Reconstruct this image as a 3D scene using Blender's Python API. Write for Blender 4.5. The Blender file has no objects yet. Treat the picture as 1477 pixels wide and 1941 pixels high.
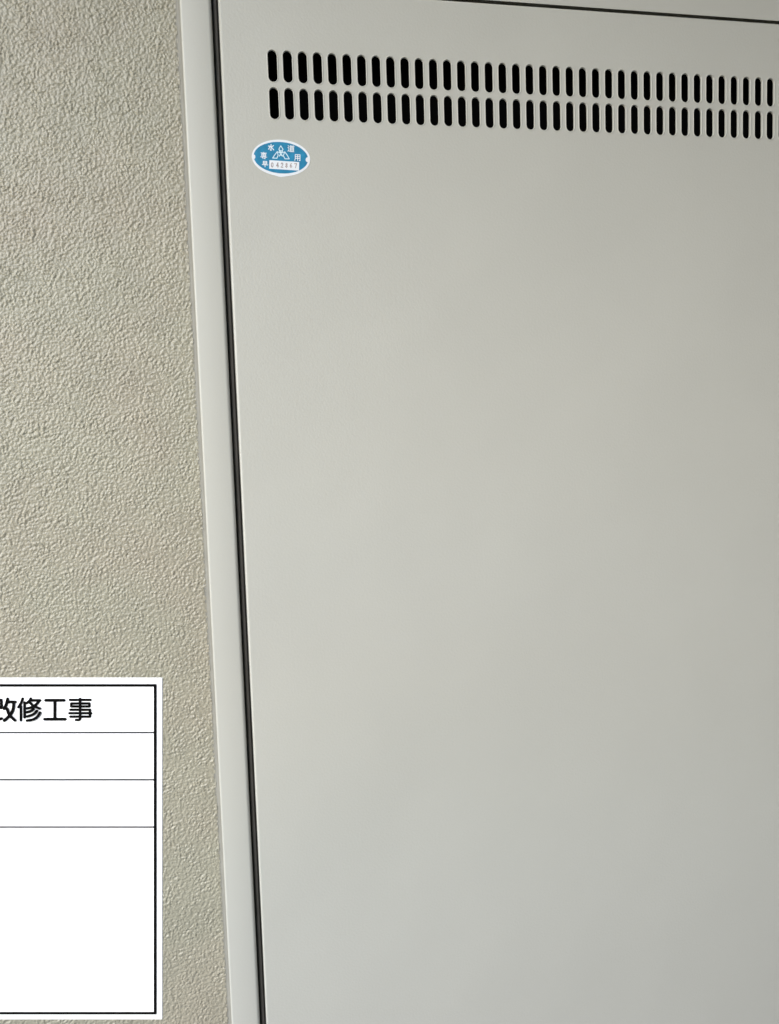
import bpy, bmesh, math, random
import numpy as np
from mathutils import Vector, Matrix
random.seed(7)
rng = np.random.default_rng(11)
C = bpy.context.scene.collection
S = bpy.context.scene

# ------------------------------------------------------------------ camera
# Measured pose. Wall axes: x to the right, y downward, z into the wall;
# origin at the top of the first louvre slot. World: X = x, Y = z, Z = Z0 - y.
Z0 = 1.75
PX_W, PX_H, F = 1477.0, 1941.0, 1599.89
R = ((0.98007108, 0.03215183, -0.1960279),
     (-0.04815095, 0.99583637, -0.07740423),
     (0.19272302, 0.08530058, 0.97753857))
def w(v): return Vector((v[0], v[2], -v[1]))
RIGHT, DOWN, FWD = w(R[0]), w(R[1]), w(R[2])
CAM = Vector((-0.06474476, -0.81995159, Z0 - 0.36358494))
cam = bpy.data.cameras.new('camera'); co = bpy.data.objects.new('camera', cam); C.objects.link(co)
cam.sensor_fit = 'VERTICAL'; cam.sensor_height = 24.0; cam.lens = 24.0 * F / PX_H
cam.clip_start = 0.02; cam.clip_end = 400
m = Matrix((RIGHT, -DOWN, -FWD)).transposed().to_4x4(); m.translation = CAM
co.matrix_world = m
S.camera = co

# ------------------------------------------------------------------ light
SUN_EL, SUN_AZ = 38.0, -50.0      # azimuth measured from straight in front of the wall, minus = from the left
world = bpy.data.worlds.new('World'); S.world = world; world.use_nodes = True
nt = world.node_tree; bg = nt.nodes['Background']
sky = nt.nodes.new('ShaderNodeTexSky'); sky.sky_type = 'NISHITA'; sky.sun_disc = False
sky.sun_elevation = math.radians(SUN_EL)
sd = Vector((math.sin(math.radians(SUN_AZ)) * math.cos(math.radians(SUN_EL)),
             -math.cos(math.radians(SUN_AZ)) * math.cos(math.radians(SUN_EL)),
             math.sin(math.radians(SUN_EL))))           # towards the sun
sky.sun_rotation = math.atan2(sd.x, sd.y)
sky.air_density = 1.0; sky.dust_density = 0.6; sky.ozone_density = 2.0
nt.links.new(sky.outputs[0], bg.inputs[0]); bg.inputs[1].default_value = 0.105
sl = bpy.data.lights.new('sun', 'SUN'); so = bpy.data.objects.new('sun', sl); C.objects.link(so)
sl.energy = 1.7; sl.angle = math.radians(70); sl.color = (1.0, 0.955, 0.895)
so.rotation_euler = sd.to_track_quat('Z', 'Y').to_euler(); so.location = sd * 5
S.view_settings.view_transform = 'Standard'; S.view_settings.look = 'None'
S.view_settings.gamma = 1.0; S.view_settings.exposure = 1.71

# ------------------------------------------------------------------ materials
def mat(name, col, rough=0.5, spec=0.5, var=0.0, vscale=8.0, bump=0.0, bscale=900.0, rvar=0.0, tint=None, tscale=3.0, metal=0.0, wave=0.0, specks=0.0):
    M = bpy.data.materials.new(name); M.use_nodes = True
    n = M.node_tree.nodes; l = M.node_tree.links; b = n['Principled BSDF']
    b.inputs['Roughness'].default_value = rough
    b.inputs['Specular IOR Level'].default_value = spec
    b.inputs['Metallic'].default_value = metal
    tc = n.new('ShaderNodeTexCoord')
    src = None
    if var > 0 or tint:
        base = n.new('ShaderNodeRGB'); base.outputs[0].default_value = (*col, 1); src = base.outputs[0]
        if tint:
            t = n.new('ShaderNodeTexNoise'); t.inputs['Scale'].default_value = tscale; t.inputs['Detail'].default_value = 4
            l.new(tc.outputs['Object'], t.inputs['Vector'])
            r = n.new('ShaderNodeValToRGB'); r.color_ramp.elements[0].position = .42; r.color_ramp.elements[1].position = .72
            l.new(t.outputs['Fac'], r.inputs['Fac'])
            mx = n.new('ShaderNodeMix'); mx.data_type = 'RGBA'
            l.new(r.outputs['Color'], mx.inputs['Factor']); l.new(src, mx.inputs['A']); mx.inputs['B'].default_value = (*tint, 1)
            src = mx.outputs['Result']
        if var > 0:
            t = n.new('ShaderNodeTexNoise'); t.inputs['Scale'].default_value = vscale; t.inputs['Detail'].default_value = 6
            l.new(tc.outputs['Object'], t.inputs['Vector'])
            mr = n.new('ShaderNodeMapRange'); mr.inputs['From Min'].default_value = .3; mr.inputs['From Max'].default_value = .7
            mr.inputs['To Min'].default_value = 1 - var; mr.inputs['To Max'].default_value = 1 + var
            l.new(t.outputs['Fac'], mr.inputs['Value'])
            mu = n.new('ShaderNodeVectorMath'); mu.operation = 'SCALE'
            l.new(src, mu.inputs[0]); l.new(mr.outputs['Result'], mu.inputs['Scale']); src = mu.outputs[0]
        if specks > 0:                                   # faint grime specks and wiped streaks
            mp = n.new('ShaderNodeMapping'); mp.inputs['Scale'].default_value = (1, 1, 3.2); l.new(tc.outputs['Object'], mp.inputs['Vector'])
            t = n.new('ShaderNodeTexNoise'); t.inputs['Scale'].default_value = 75; t.inputs['Detail'].default_value = 6; t.inputs['Roughness'].default_value = .7
            l.new(mp.outputs['Vector'], t.inputs['Vector'])
            mr = n.new('ShaderNodeMapRange'); mr.inputs['From Min'].default_value = .66; mr.inputs['From Max'].default_value = .80
            mr.inputs['To Min'].default_value = 1; mr.inputs['To Max'].default_value = 1 - specks
            l.new(t.outputs['Fac'], mr.inputs['Value'])
            mu = n.new('ShaderNodeVectorMath'); mu.operation = 'SCALE'
            l.new(src, mu.inputs[0]); l.new(mr.outputs['Result'], mu.inputs['Scale']); src = mu.outputs[0]
        l.new(src, b.inputs['Base Color'])
    else:
        b.inputs['Base Color'].default_value = (*col, 1)
    if rvar > 0:
        t = n.new('ShaderNodeTexNoise'); t.inputs['Scale'].default_value = 14; t.inputs['Detail'].default_value = 5
        l.new(tc.outputs['Object'], t.inputs['Vector'])
        mr = n.new('ShaderNodeMapRange'); mr.inputs['To Min'].default_value = rough - rvar; mr.inputs['To Max'].default_value = rough + rvar
        l.new(t.outputs['Fac'], mr.inputs['Value']); l.new(mr.outputs['Result'], b.inputs['Roughness'])
    if bump > 0:
        t = n.new('ShaderNodeTexNoise'); t.inputs['Scale'].default_value = bscale; t.inputs['Detail'].default_value = 3
        l.new(tc.outputs['Object'], t.inputs['Vector'])
        bp = n.new('ShaderNodeBump'); bp.inputs['Strength'].default_value = bump; bp.inputs['Distance'].default_value = 0.001
        l.new(t.outputs['Fac'], bp.inputs['Height'])
        if wave > 0:
            t2 = n.new('ShaderNodeTexNoise'); t2.inputs['Scale'].default_value = 5.5; t2.inputs['Detail'].default_value = 2
            l.new(tc.outputs['Object'], t2.inputs['Vector'])
            b2 = n.new('ShaderNodeBump'); b2.inputs['Strength'].default_value = 1; b2.inputs['Distance'].default_value = wave
            l.new(t2.outputs['Fac'], b2.inputs['Height']); l.new(b2.outputs['Normal'], bp.inputs['Normal'])
        l.new(bp.outputs['Normal'], b.inputs['Normal'])
    return M

M_door = mat('door_paint', (.497, .487, .428), .42, .5, var=.014, vscale=5, bump=.20, bscale=420, rvar=.06, wave=.0025, specks=.07)
M_frame = mat('frame_paint', (.497, .487, .428), .43, .5, var=.010, vscale=6, bump=.08, bscale=330, rvar=.04)
M_wall = mat('wall_paint', (.352, .330, .248), .34, .5, var=.05, vscale=30, bump=.3, bscale=700, tint=(.358, .318, .240), tscale=9)
M_wallfar = mat('wall_paint_relief', (.352, .330, .248), .34, .5, var=.05, vscale=30, bump=1.0, bscale=165, tint=(.358, .318, .240), tscale=9)
M_seal = mat('sealant', (.25, .24, .205), .6, .4, var=.08, vscale=60)
M_gasket = mat('gasket_rubber', (.125, .115, .102), .6, .3, var=.1, vscale=40)
M_dark = mat('slot_shade_black', (.003, .003, .003), .9, .05)  # near-black colour stands in for the shade inside the vent slots
M_white = mat('board_white', (.93, .93, .93), .5, .4)
M_wrim = mat('board_rim_white', (.90, .90, .90), .5, .4)
M_ink = mat('black_ink', (.003, .003, .003), .85, .05)
M_line = mat('line_ink', (.03, .03, .032), .6, .2)
M_pole = mat('pole_metal', (.45, .45, .46), .35, .5, metal=1.0)
M_blue = mat('sticker_blue', (.018, .215, .38), .35, .5, var=.18, vscale=160)
M_stk = mat('sticker_white', (.80, .82, .84), .35, .5)
M_stk2 = mat('sticker_pale_print', (.62, .78, .84), .4, .4)
M_dig = mat('number_ink', (.42, .36, .35), .6, .2, var=.5, vscale=900)
M_floor = mat('walkway_floor', (.26, .31, .36), .6, .4, var=.08, vscale=12, bump=.3, bscale=150)
M_conc = mat('concrete', (.15, .15, .14), .8, .3, var=.1, vscale=6)
M_shadelow = mat('shade_wall_low_paint', (.24, .26, .28), .7, .3, var=.08, vscale=8)  # for the low wall added to dim the bottom of the door
M_soffit = mat('soffit_paint', (.46, .41, .30), .7, .3, var=.04)

# ------------------------------------------------------------------ helpers
def link(name, me, material, parent=None, smooth=False):
    o = bpy.data.objects.new(name, me); C.objects.link(o)
    if material and not me.materials: me.materials.append(material)
    if parent: o.parent = parent
    if smooth:
        for p in me.polygons: p.use_smooth = True
    return o
def build(name, bm, material, parent=None, smooth=False, recalc=True):
    me = bpy.data.meshes.new(name)
    if recalc: bmesh.ops.recalc_face_normals(bm, faces=bm.faces)
    bm.to_mesh(me); bm.free()
    return link(name, me, material, parent, smooth)
def thing(name, label, cat, loc=(0, 0, 0), group=None):
    o = bpy.data.objects.new(name, None); C.objects.link(o); o.location = loc
    o['label'] = label; o['category'] = cat
    if group: o['group'] = group
    return o
def box(bm, x0, x1, y0, y1, z0, z1, bev=0.0, seg=2):
    vs = [bm.verts.new((x, y, z)) for x in (x0, x1) for y in (y0, y1) for z in (z0, z1)]
    fs = [bm.faces.new([vs[i] for i in q]) for q in
          ((0, 1, 3, 2), (4, 6, 7, 5), (0, 4, 5, 1), (2, 3, 7, 6), (0, 2, 6, 4), (1, 5, 7, 3))]
    if bev > 0:
        es = list({e for f in fs for e in f.edges})
        bmesh.ops.bevel(bm, geom=es, offset=bev, segments=seg, profile=.5, affect='EDGES')
def ray(u, v):
    return FWD + RIGHT * ((u - PX_W / 2) / F) + DOWN * ((v - PX_H / 2) / F)
def on_wall(u, v, y=0.0):            # where a measured point of the photograph lies on a plane parallel to the door
    d = ray(u, v); return CAM + d * ((y - CAM.y) / d.y)

# ------------------------------------------------------------------ dimensions (metres)
PITCH, SLOT_W, SLOT_H, SLOT_GAP, NSLOT = .014, .0084, .0284, .0051, 48
DX0, DX1 = -.0471, .0471 + PITCH * (NSLOT - 1)       # door leaf
DZ1, DZ0 = Z0 + .0555, .16
GAP = .0064
FX0 = -.0815; FX1 = DX1 + (DX0 - FX0)                # frame outside
FZ1 = DZ1 + (DX0 - FX0) + .012; FZ0 = DZ0 - .034
WY = .0065                                           # wall face lies this far behind the door face

# ------------------------------------------------------------------ setting
bm = bmesh.new(); box(bm, -6, 2.2, -1.75, .3, -.12, 0)
o = build('walkway_floor', bm, M_floor); o['kind'] = 'structure'
bm = bmesh.new(); box(bm, -6, 2.2, -.78, .3, 2.45, 2.63)
o = build('walkway_ceiling', bm, M_soffit); o['kind'] = 'structure'
bm = bmesh.new(); box(bm, 1.7, 1.9, -1.20, -.004, .004, 2.446)  # unseen wall, added to keep sky light off the right side
o = build('shade_wall_right', bm, M_conc); o['kind'] = 'structure'
bm = bmesh.new(); box(bm, -.22, 2.2, -1.74, -1.56, .004, 2.9)  # added out of view so the door's right side gets less sky
o = build('shade_wall_front', bm, M_conc); o['kind'] = 'structure'

bm = bmesh.new(); box(bm, -6, -.224, -1.74, -1.58, .004, 1.03, .01)  # unseen low wall, added to dim the lower part of the door
o = build('shade_wall_low', bm, M_shadelow); o['kind'] = 'structure'

# ------------------------------------------------------------------ textured wall
def band(n0, n1, step, lam, sig):       # band-limited noise, wavelength lam
    f0 = np.fft.fftfreq(n0, step)[:, None]; f1 = np.fft.rfftfreq(n1, step)[None, :]
    fr = np.sqrt(f0 ** 2 + f1 ** 2) + 1e-9
    filt = np.exp(-(np.log(fr * lam) / sig) ** 2)
    s = np.fft.irfft2(np.fft.rfft2(rng.standard_normal((n0, n1))) * filt, s=(n0, n1))
    return s / s.std()
step = .00056
gx0, gx1, gz0, gz1 = -.315, FX0 - .0035, .79, 1.86
nx = int(round((gx1 - gx0) / step)) + 1; nz = int(round((gz1 - gz0) / step)) + 1
a = band(nz, nx, step, .0046, .62); b = band(nz, nx, step, .0023, .5); c = band(nz, nx, step, .030, .5)
d = band(nz, nx, step, .0085, .4); e = band(nz, nx, step, .0075, .4)
crease = -np.exp(-(d / .10) ** 2) * np.clip(.3 + c, 0, 1.3)
amp = .52 + .22 * np.clip(.6 + .6 * c, 0, 1.5)
h = amp * (.36 * (np.tanh(.8 * a + .2) + .25 * a) + .12 * b + .15 * e) + .20 * crease + .05 * c
h *= .001
X, Z = np.meshgrid(np.linspace(gx0, gx1, nx), np.linspace(gz0, gz1, nz))
fade = np.clip(np.minimum.reduce([X - gx0, Z - gz0, gz1 - Z]) / .01, 0, 1)
vert = np.stack([X, WY - h * fade, Z], -1).reshape(-1, 3)
i = np.arange(nx * nz).reshape(nz, nx)
quad = np.stack([i[:-1, :-1], i[:-1, 1:], i[1:, 1:], i[1:, :-1]], -1).reshape(-1, 4)
# the plain rest of the wall, beyond what can be seen closely
WX0, WX1, WZ1 = -6.0, 2.2, 2.45
ext = []; exq = []
def rect(x0, x1, z0, z1):
    k = nx * nz + len(ext)
    ext.extend([(x0, WY, z0), (x1, WY, z0), (x1, WY, z1), (x0, WY, z1)]); exq.append((k, k + 1, k + 2, k + 3))
hx1 = FX1 - .0006; hz1 = FZ1 - .0006; sx1 = FX0 + .0006
rect(WX0, gx0, 0, WZ1); rect(gx0, gx1, 0, gz0); rect(gx0, gx1, gz1, WZ1)
rect(gx1, sx1, hz1, WZ1); rect(sx1, hx1, hz1, WZ1); rect(hx1, WX1, 0, WZ1); rect(gx1, hx1, 0, FZ0 + .0006)
vert = np.vstack([vert, np.array(ext)]); quad = np.vstack([quad, np.array(exq)])
me = bpy.data.meshes.new('wall')
me.vertices.add(len(vert)); me.vertices.foreach_set('co', vert.astype(np.float32).ravel())
me.loops.add(quad.size); me.loops.foreach_set('vertex_index', quad.astype(np.int32).ravel())
me.polygons.add(len(quad)); me.polygons.foreach_set('loop_start', np.arange(0, quad.size, 4, dtype=np.int32))
me.polygons.foreach_set('use_smooth', np.ones(len(quad), dtype=bool))
me.update(calc_edges=True); me.validate()
o = link('textured_wall', me, M_wall); me.materials.append(M_wallfar)
mi = np.zeros(len(me.polygons), dtype=np.int32); mi[-len(exq):] = 1; me.polygons.foreach_set('material_index', mi)
o['label'] = 'beige orange-peel textured wall behind the white signboard, left of the metal door'; o['category'] = 'wall'; o['kind'] = 'thing'

# ------------------------------------------------------------------ door frame
fr = thing('door_frame', 'pale beige painted steel frame round the louvred door, sealed to the textured wall', 'door frame', (FX0, 0, FZ0)); fr['kind'] = 'thing'
inv = Matrix.Translation(-Vector(fr.location))
def fpart(name, bm, material, smooth=False):
    bmesh.ops.transform(bm, matrix=inv, verts=bm.verts); return build(name, bm, material, fr, smooth)
def bar(p0, p1, axis, z0, z1, r1=.0034):        # folded sheet bar with rounded front edges; profile in (across, depth)
    bm = bmesh.new(); r0 = .0020; dep = .055
    prof = [(p0, dep)]
    for k in range(6):
        t = math.pi / 2 * k / 5; prof.append((p0 + r0 - r0 * math.cos(t), r0 - r0 * math.sin(t)))
    for k in range(6):
        t = math.pi / 2 * k / 5; prof.append((p1 - r1 + r1 * math.sin(t), r1 - r1 * math.cos(t)))
    prof.append((p1, dep))
    rows = []
    for s in (z0, z1):
        rows.append([bm.verts.new((q, y, s) if axis == 'z' else (s, y, q)) for q, y in prof])
    for k in range(len(prof) - 1):
        bm.faces.new((rows[0][k], rows[0][k + 1], rows[1][k + 1], rows[1][k]))
    bm.faces.new(rows[0]); bm.faces.new(list(reversed(rows[1])))
    return bm
def shade_sharp(o):
    me = o.data
    for p in me.polygons: p.use_smooth = True
    me.set_sharp_from_angle(angle=math.radians(40))
shade_sharp(fpart('jamb', bar(FX0, DX0 - GAP, 'z', FZ0, FZ1), M_frame))
shade_sharp(fpart('jamb', bar(FX1, DX1 + GAP, 'z', FZ0, FZ1), M_frame))
shade_sharp(fpart('head', bar(FZ1, DZ1 + .0080, 'x', DX0 - GAP + .0002, DX1 + GAP - .0002, .0055), M_frame))
shade_sharp(fpart('sill', bar(FZ0, DZ0 - GAP, 'x', DX0 - GAP + .0002, DX1 + GAP - .0002), M_frame))
for x0, x1 in ((DX0 - GAP, DX0 + .012), (DX1 - .012, DX1 + GAP)):      # rubber strips behind the gap
    bm = bmesh.new(); box(bm, x0 + .0002, x1, .016, .030, DZ0 - .006, DZ1 + .006)
    xm = x0 + .0035 if x0 < 0 else x1 - .0035
    box(bm, xm - .0014, xm + .0014, .0105, .0155, DZ0 - .005, DZ1 + .005, .0008, 2)
    fpart('gasket', bm, M_gasket)
bm = bmesh.new(); box(bm, DX0 + .013, DX1 - .013, .036, .046, DZ1 - .012, DZ1 + .0078); fpart('gasket', bm, M_gasket)
def seal(pts):                          # concave bead between wall and frame
    bm = bmesh.new(); rows = []
    for x0, x1, z in pts:
        n = 6; rr = []
        for k in range(n + 1):
            t = k / n
            rr.append(bm.verts.new((x0 + (x1 - x0) * t, WY - .0001 - .0042 * t ** 2.0 + .0006 * math.sin(math.pi * t), z)))
        rows.append(rr)
    for r0, r1 in zip(rows, rows[1:]):
        for k in range(len(r0) - 1): bm.faces.new((r0[k], r0[k + 1], r1[k + 1], r1[k]))
    return bm
pts = []; zz = FZ0
while zz < FZ1:
    pts.append((FX0 - .0044 - .0003 * math.sin(zz * 37) - random.random() * .0005, FX0 + .0004, zz)); zz += .006
shade_sharp(fpart('sealant_bead', seal(pts), M_seal))

# ------------------------------------------------------------------ door leaf
dr = thing('metal_door', 'pale beige steel service door with two rows of vent slots', 'door', (DX0, 0, DZ0)); dr['kind'] = 'thing'
dinv = Matrix.Translation(-Vector(dr.location))
VX0, VX1 = -PITCH / 2, PITCH * (NSLOT - 1) + PITCH / 2
zt, zm, zb = Z0 + .003, Z0 - SLOT_H - SLOT_GAP / 2, Z0 - 2 * SLOT_H - SLOT_GAP - .003
SEG = 7
def slot_outline(wd, ht):
    r = wd / 2; pts = []
    for k in range(SEG + 1):
        t = math.pi * k / SEG; pts.append((r * math.cos(t), ht / 2 - r + r * math.sin(t)))
    for k in range(SEG + 1):
        t = math.pi + math.pi * k / SEG; pts.append((r * math.cos(t), -ht / 2 + r + r * math.sin(t)))
    return pts
OW, OH = SLOT_W + .0022, SLOT_H + .0022     # hole in the sheet; a rim fills the rest
bm = bmesh.new(); ed = .0022; T = .036
# front sheet: margin faces, then one pierced cell per slot
def q(x0, x1, z0, z1):
    bm.faces.new([bm.verts.new(p) for p in ((x0, 0, z0), (x1, 0, z0), (x1, 0, z1), (x0, 0, z1))])
ix0, ix1, iz0, iz1 = DX0 + ed, DX1 - ed, DZ0 + ed, DZ1 - ed
q(ix0, ix1, iz0, zb); q(ix0, ix1, zt, iz1); q(ix0, VX0, zb, zt); q(VX1, ix1, zb, zt)
for row, (c0, c1, cz) in enumerate(((zm, zt, Z0 - SLOT_H / 2), (zb, zm, Z0 - SLOT_H * 1.5 - SLOT_GAP))):
    for k in range(NSLOT):
        cx = k * PITCH
        ring = [bm.verts.new((cx + x, 0, cz + z)) for x, z in slot_outline(OW, OH)]
        tr, tl = bm.verts.new((cx + PITCH / 2, 0, c1)), bm.verts.new((cx - PITCH / 2, 0, c1))
        bl, br = bm.verts.new((cx - PITCH / 2, 0, c0)), bm.verts.new((cx + PITCH / 2, 0, c0))
        n = SEG + 1
        for j in range(SEG):
            bm.faces.new((ring[j], tr if j < SEG / 2 else tl, ring[j + 1])) if j != SEG // 2 else bm.faces.new((ring[j], tr, tl, ring[j + 1]))
            bm.faces.new((ring[n + j], bl if j < SEG / 2 else br, ring[n + j + 1])) if j != SEG // 2 else bm.faces.new((ring[n + j], bl, br, ring[n + j + 1]))
        bm.faces.new((ring[SEG], tl, bl, ring[n])); bm.faces.new((ring[2 * n - 1], br, tr, ring[0]))
# folded edges, rounded
rows = []
for k in range(5):
    t = math.pi / 2 * k / 4; a_ = ed * (1 - math.sin(t)); y_ = ed * (1 - math.cos(t))
    rows.append([bm.verts.new(p) for p in ((DX0 + a_, y_, DZ0 + a_), (DX1 - a_, y_, DZ0 + a_), (DX1 - a_, y_, DZ1 - a_), (DX0 + a_, y_, DZ1 - a_))])
rows.append([bm.verts.new((x, T, z)) for x, z in ((DX0, DZ0), (DX1, DZ0), (DX1, DZ1), (DX0, DZ1))])
for r0, r1 in zip(rows, rows[1:]):
    for k in range(4): bm.faces.new((r0[k], r0[(k + 1) % 4], r1[(k + 1) % 4], r1[k]))
bm.faces.new(rows[-1])
for f in bm.faces: f.normal_update()
for f in bm.faces:
    c_ = f.calc_center_median()
    if abs(f.normal.y) > .999 and c_.y < 1e-5 and f.normal.y > 0: f.normal_flip()
bmesh.ops.transform(bm, matrix=dinv, verts=bm.verts)
leaf = build('door_panel', bm, M_door, dr, recalc=False); shade_sharp(leaf)
# near-black box behind the slots, their inner shade put into colour, front open
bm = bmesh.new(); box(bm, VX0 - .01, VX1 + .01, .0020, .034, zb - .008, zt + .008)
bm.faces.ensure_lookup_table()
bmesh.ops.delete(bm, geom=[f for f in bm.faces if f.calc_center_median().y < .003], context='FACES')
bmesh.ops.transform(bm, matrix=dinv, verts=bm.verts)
build('slot_shade_box', bm, M_dark, dr)
# one pressed rim per slot
bm = bmesh.new(); prof = [(OW, OH, .0), (OW - .0006, OH - .0006, -.00036), (SLOT_W + .0006, SLOT_H + .0006, -.00034), (SLOT_W, SLOT_H, .0002), (SLOT_W, SLOT_H, .0022)]
rings = [[bm.verts.new((x, y, z)) for x, z in slot_outline(a_, b_)] for a_, b_, y in prof]
for r0, r1 in zip(rings, rings[1:]):
    for k in range(len(r0)):
        j = (k + 1) % len(r0); bm.faces.new((r0[k], r0[j], r1[j], r1[k]))
proto = build('vent_slot', bm, M_door, dr, smooth=True)
for row in range(2):
    for k in range(NSLOT):
        if row == 0 and k == 0: o = proto
        else:
            o = proto.copy(); C.objects.link(o); o.parent = dr
        o.location = Vector((k * PITCH, 0, Z0 - SLOT_H / 2 - row * (SLOT_H + SLOT_GAP))) - Vector(dr.location)

# ------------------------------------------------------------------ flat print helpers
class Print:
    """Thin print built from round-ended strokes; to3(x, y, lift) places a drawing point on its surface."""
    def __init__(self, to3): self.bm = bmesh.new(); self.to3 = to3; self.k = 0
    def poly(self, pts, lift):
        self.k += 1
        f = self.bm.faces.new([self.bm.verts.new(self.to3(x, y, lift + self.k * .000004)) for x, y in pts]); return f
    def stroke(self, pts, wd, lift, n=5):
        for (x0, y0), (x1, y1) in zip(pts, pts[1:]):
            a0 = math.atan2(y1 - y0, x1 - x0); r = wd / 2; o = []
            for k in range(n + 1):
                t = a0 - math.pi / 2 + math.pi * k / n; o.append((x1 + r * math.cos(t), y1 + r * math.sin(t)))
            for k in range(n + 1):
                t = a0 + math.pi / 2 + math.pi * k / n; o.append((x0 + r * math.cos(t), y0 + r * math.sin(t)))
            self.poly(o, lift)
    def done(self, name, material, parent, face):
        bm = self.bm
        for f in bm.faces:
            f.normal_update()
            if f.normal.dot(face) < 0: f.normal_flip()
        bmesh.ops.transform(bm, matrix=Matrix.Translation(-Vector(parent.location)), verts=bm.verts)
        return build(name, bm, material, parent, recalc=False)
def smooth_pts(pts, n=5):               # Catmull-Rom through points
    P = [pts[0]] + list(pts) + [pts[-1]]; out = []
    for k in range(1, len(P) - 2):
        p0, p1, p2, p3 = P[k - 1:k + 3]
        for j in range(n):
            t = j / n
            out.append(tuple(.5 * (2 * p1[i] + (p2[i] - p0[i]) * t + (2 * p0[i] - 5 * p1[i] + 4 * p2[i] - p3[i]) * t * t + (3 * p1[i] - p0[i] - 3 * p2[i] + p3[i]) * t ** 3) for i in (0, 1)))
    out.append(pts[-1]); return out

# ------------------------------------------------------------------ oval sticker on the door
k_s = 160 / 1477.0
def st3(x, y, lift): 
    p = on_wall(460 + x * k_s, 240 + y * k_s, 0.0); p.y -= lift; return p
c0 = st3(672, 552, 0)
st = thing('oval_sticker', 'small oval blue and white sticker with number 042867 stuck below the vent slots', 'sticker', c0)
NEG = Vector((0, -1, 0))
def ellipse(cx, cy, a_, b_, deg, n=72, bulge=0):
    t0 = math.radians(deg); o = []
    for k in range(n):
        t = 2 * math.pi * k / n; x, y = a_ * math.cos(t), b_ * math.sin(t)
        y += bulge * math.exp(-((t - math.pi / 2 + .06) / .16) ** 2)
        o.append((cx + x * math.cos(t0) - y * math.sin(t0), cy + x * math.sin(t0) + y * math.cos(t0)))
    return o
bm = bmesh.new(); E_ = ellipse(672, 548, 512, 318, 5.5, bulge=16)
top = [bm.verts.new(st3(x, y, .00018)) for x, y in E_]; bot = [bm.verts.new(st3(x, y, .00001)) for x, y in E_]
bm.faces.new(top)
for k in range(len(E_)): j = (k + 1) % len(E_); bm.faces.new((top[k], top[j], bot[j], bot[k]))
bmesh.ops.transform(bm, matrix=Matrix.Translation(-c0), verts=bm.verts); build('backing', bm, M_stk, st)
p = Print(st3); p.poly(ellipse(670, 545, 478, 274, 5.5), .00024); p.done('blue_field', M_blue, st, NEG)
p = Print(st3)
p.poly(ellipse(192, 530, 32, 42, 0, 20), .00030); p.done('edge_notch', M_stk, st, NEG)
p = Print(st3); p.poly(ellipse(1142, 580, 40, 44, 0, 20), .00030); p.done('edge_notch', M_stk, st, NEG)
p = Print(st3); p.poly([(468, 588), (990, 622), (988, 772), (466, 738)], .00032); p.done('number_field', M_stk, st, NEG)
def glyph(strokes, cx, cy, size, wd, name='character', material=M_stk, slope=.06, lift=.00030):
    pr = Print(st3)
    for s in strokes:
        pr.stroke([(cx + (x - 50) / 100 * size, cy + (y - 50) / 100 * size + slope * (x - 50) / 100 * size) for x, y in s], wd * 1.2, lift)
    return pr.done(name, material, st, NEG)
glyph([[(50, 2), (50, 98), (38, 90)], [(10, 32), (40, 32), (12, 80)], [(88, 18), (58, 45)], [(52, 40), (92, 88)]], 498, 365, 112, 13)
glyph([[(8, 8), (18, 20)], [(4, 40), (20, 40), (20, 80), (4, 92)], [(14, 84), (40, 96), (96, 96)], [(32, 20), (98, 20)], [(48, 4), (56, 18)], [(84, 4), (76, 18)],
       [(42, 34), (90, 34), (90, 84), (42, 84), (42, 34)], [(42, 50), (90, 50)], [(42, 66), (90, 66)]], 845, 385, 118, 9.5)
glyph([[(8, 12), (92, 12)], [(50, 0), (50, 60)], [(20, 24), (80, 24), (80, 58), (20, 58), (20, 24)], [(20, 41), (80, 41)], [(4, 72), (96, 72)], [(70, 62), (70, 98), (54, 94)], [(26, 80), (38, 92)]], 370, 508, 116, 10)
glyph([[(14, 6), (88, 6), (88, 98), (76, 94)], [(14, 6), (14, 66), (6, 98)], [(14, 36), (88, 36)], [(14, 64), (88, 64)], [(51, 6), (51, 96)]], 962, 542, 112, 11)
glyph([[(20, 6), (80, 6), (80, 46), (20, 46), (20, 6)], [(20, 26), (80, 26)], [(2, 64), (98, 64)], [(50, 46), (50, 100)]], 393, 655, 104, 11)
pr = Print(st3)
for s in ([(634, 396), (668, 338), (708, 400)], [(634, 396), (655, 425)], [(708, 400), (684, 428)],
          [(606, 440), (560, 500), (526, 552), (600, 556), (622, 500), (606, 440)],
          [(738, 444), (780, 500), (816, 566), (742, 566), (712, 510), (738, 444)],
          [(606, 440), (668, 470), (738, 444)], [(640, 428), (700, 520)], [(700, 430), (640, 520)], [(640, 520), (668, 495), (700, 520)],
          [(668, 420), (668, 470)]):
    pr.stroke(s, 15, .00030)
pr.done('emblem', M_stk2, st, NEG)
D = {'0': [[(50, 0), (22, 20), (18, 50), (22, 80), (50, 100), (78, 80), (82, 50), (78, 20), (50, 0)]],
     '4': [[(62, 100), (62, 0), (12, 70), (90, 70)]],
     '2': [[(20, 24), (34, 3), (64, 3), (80, 24), (70, 48), (16, 97), (84, 97)]],
     '8': [[(50, 2), (24, 22), (50, 48), (80, 75), (50, 98), (20, 75), (50, 48), (76, 22), (50, 2)]],
     '6': [[(74, 4), (38, 24), (20, 66), (48, 98), (80, 72), (52, 48), (22, 64)]],
     '7': [[(14, 14), (16, 3), (86, 3), (46, 100)]]}
for ch, x in zip('042867', (518, 612, 690, 768, 846, 926)):
    glyph([[(50 + (px - 50) * .62, py) for px, py in s] for s in D[ch]], x, 678 + (x - 720) * .03, 78, 12, 'digit', M_dig, lift=.00040)

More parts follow.
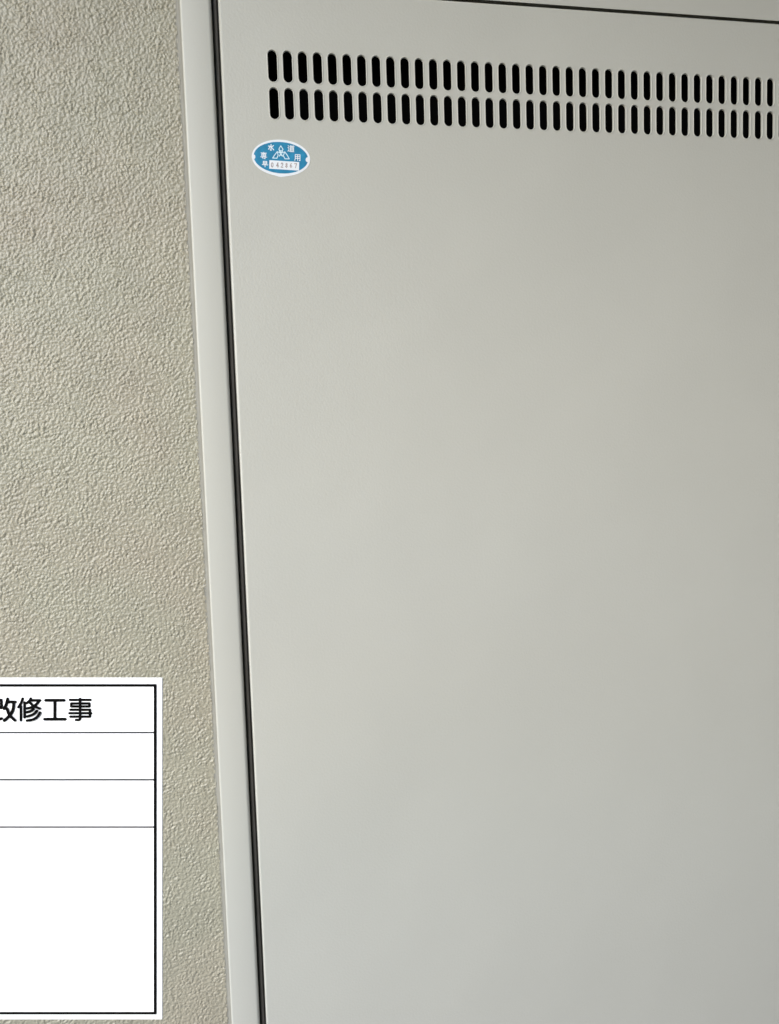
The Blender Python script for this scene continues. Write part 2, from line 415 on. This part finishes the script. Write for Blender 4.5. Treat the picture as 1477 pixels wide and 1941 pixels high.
# ------------------------------------------------------------------ signboard in front of the wall
# It stands on a thin pole with a weighted foot, a little in front of the wall, tipped back to face the viewer.
BU0, BU1, BV0, BV1 = -190.0, 308.0, 1285.0, 1933.0
depth = .30; pxm = depth / F; nb = FWD
def b3(u, v, lift): return CAM + (FWD + RIGHT * ((u - PX_W / 2) / F) + DOWN * ((v - PX_H / 2) / F)) * depth - nb * lift
mid = b3(BU0 + 80, BV1 - 70, -.0100)
org = Vector((mid.x, mid.y, 0))
sb = thing('signboard', 'white ruled signboard with black Japanese lettering, standing in front of the textured wall', 'sign', org)
binv = Matrix.Translation(-org)
tl = b3(BU0, BV1, 0)
loc = Matrix((RIGHT, FWD, -DOWN)).transposed().to_4x4(); loc.translation = tl
bm = bmesh.new(); box(bm, 0, (BU1 - BU0) * pxm, 0, .0010, 0, (BV1 - BV0) * pxm, .0003, 2)
bmesh.ops.transform(bm, matrix=binv @ loc, verts=bm.verts); build('panel', bm, M_wrim, sb)
def lathe(name, prof, material, n=20):
    bm = bmesh.new(); rows = [[bm.verts.new((r * math.cos(2 * math.pi * k / n), r * math.sin(2 * math.pi * k / n), z)) for k in range(n)] for r, z in prof]
    for r0, r1 in zip(rows, rows[1:]):
        for k in range(n): bm.faces.new((r0[k], r0[(k + 1) % n], r1[(k + 1) % n], r1[k]))
    bm.faces.new(rows[0]); bm.faces.new(rows[-1]); shade_sharp(build(name, bm, material, sb))
lathe('foot', [(.11, .0005), (.11, .008), (.104, .012), (.02, .016), (.012, .03)], M_gasket, 32)
lathe('pole', [(.004, .028), (.004, mid.z)], M_pole)
bm = bmesh.new(); box(bm, -.012, .012, -.0085, .004, -.010, .02, .001)
bmesh.ops.transform(bm, matrix=binv @ Matrix.Translation(mid) @ loc.to_3x3().to_4x4(), verts=bm.verts); build('clamp', bm, M_gasket, sb)
def brect(name, u0, u1, v0, v1, material, lift):
    p = Print(b3); p.poly([(u0, v0), (u1, v0), (u1, v1), (u0, v1)], lift); return p.done(name, material, sb, -nb)
LU0 = BU0 + 12
brect('face_sheet', LU0 + 2, 295, 1299, 1919, M_white, .00012)
for r in ((LU0, 297, 1296.3, 1301.3), (LU0, 297, 1917.2, 1922)): brect('border_line', *r, M_ink, .00030)
for r in ((LU0, LU0 + 5, 1301.3, 1917.2), (292.0, 297, 1301.3, 1917.2)): brect('border_line', *r, M_ink, .00030)
for v in (1388.3, 1477.6, 1567.2): brect('row_line', LU0 + 5, 292.0, v - 1.5, v + 1.5, M_line, .00024)
k_b = 200 / 1477.0
def char(strokes, wd=36):
    p = Print(lambda x, y, l: b3(x * k_b, 1310 + y * k_b, l))
    for s in strokes: p.stroke(s, wd if not isinstance(s[0], (int, float)) else s[0], .00030)
    return p.done('character', M_ink, sb, -nb)
# four characters of the heading, stroke by stroke
char([[(-80, 122), (22, 122), (26, 230)], [(-80, 228), (22, 228)], smooth_pts([(-74, 232), (-76, 330), (-70, 402), (-40, 396), (30, 380)]),
      smooth_pts([(114, 105), (98, 170), (66, 243)]), [(112, 148), (220, 148)], smooth_pts([(200, 150), (190, 250), (148, 330), (68, 408)]),
      smooth_pts([(108, 242), (130, 310), (165, 355), (218, 404)])], 42)
char([smooth_pts([(322, 102), (300, 165), (264, 222)]), [(298, 210), (298, 406)], [(350, 156), (350, 364)],
      smooth_pts([(438, 102), (418, 132), (384, 164)]), [(430, 126), (566, 126)], smooth_pts([(555, 132), (510, 185), (450, 222), (386, 238)]),
      smooth_pts([(428, 158), (480, 205), (566, 240)]),
      smooth_pts([(476, 246), (440, 274), (388, 290)]), smooth_pts([(526, 270), (475, 320), (390, 350)]), smooth_pts([(570, 296), (530, 355), (470, 392), (388, 407)])], 38)
char([[(644, 126), (902, 126)], [(773, 126), (773, 390)], [(630, 390), (918, 390)]], 43)
char([[(984, 120), (1272, 120)], [(1002, 170), (1256, 170), (1256, 212), (1002, 212), (1002, 170)], [(990, 258), (1264, 258), (1264, 354), (990, 354)],
      [(976, 306), (1280, 306)], [(1126, 104), (1126, 385), (1108, 402), (1068, 400)]], 35)
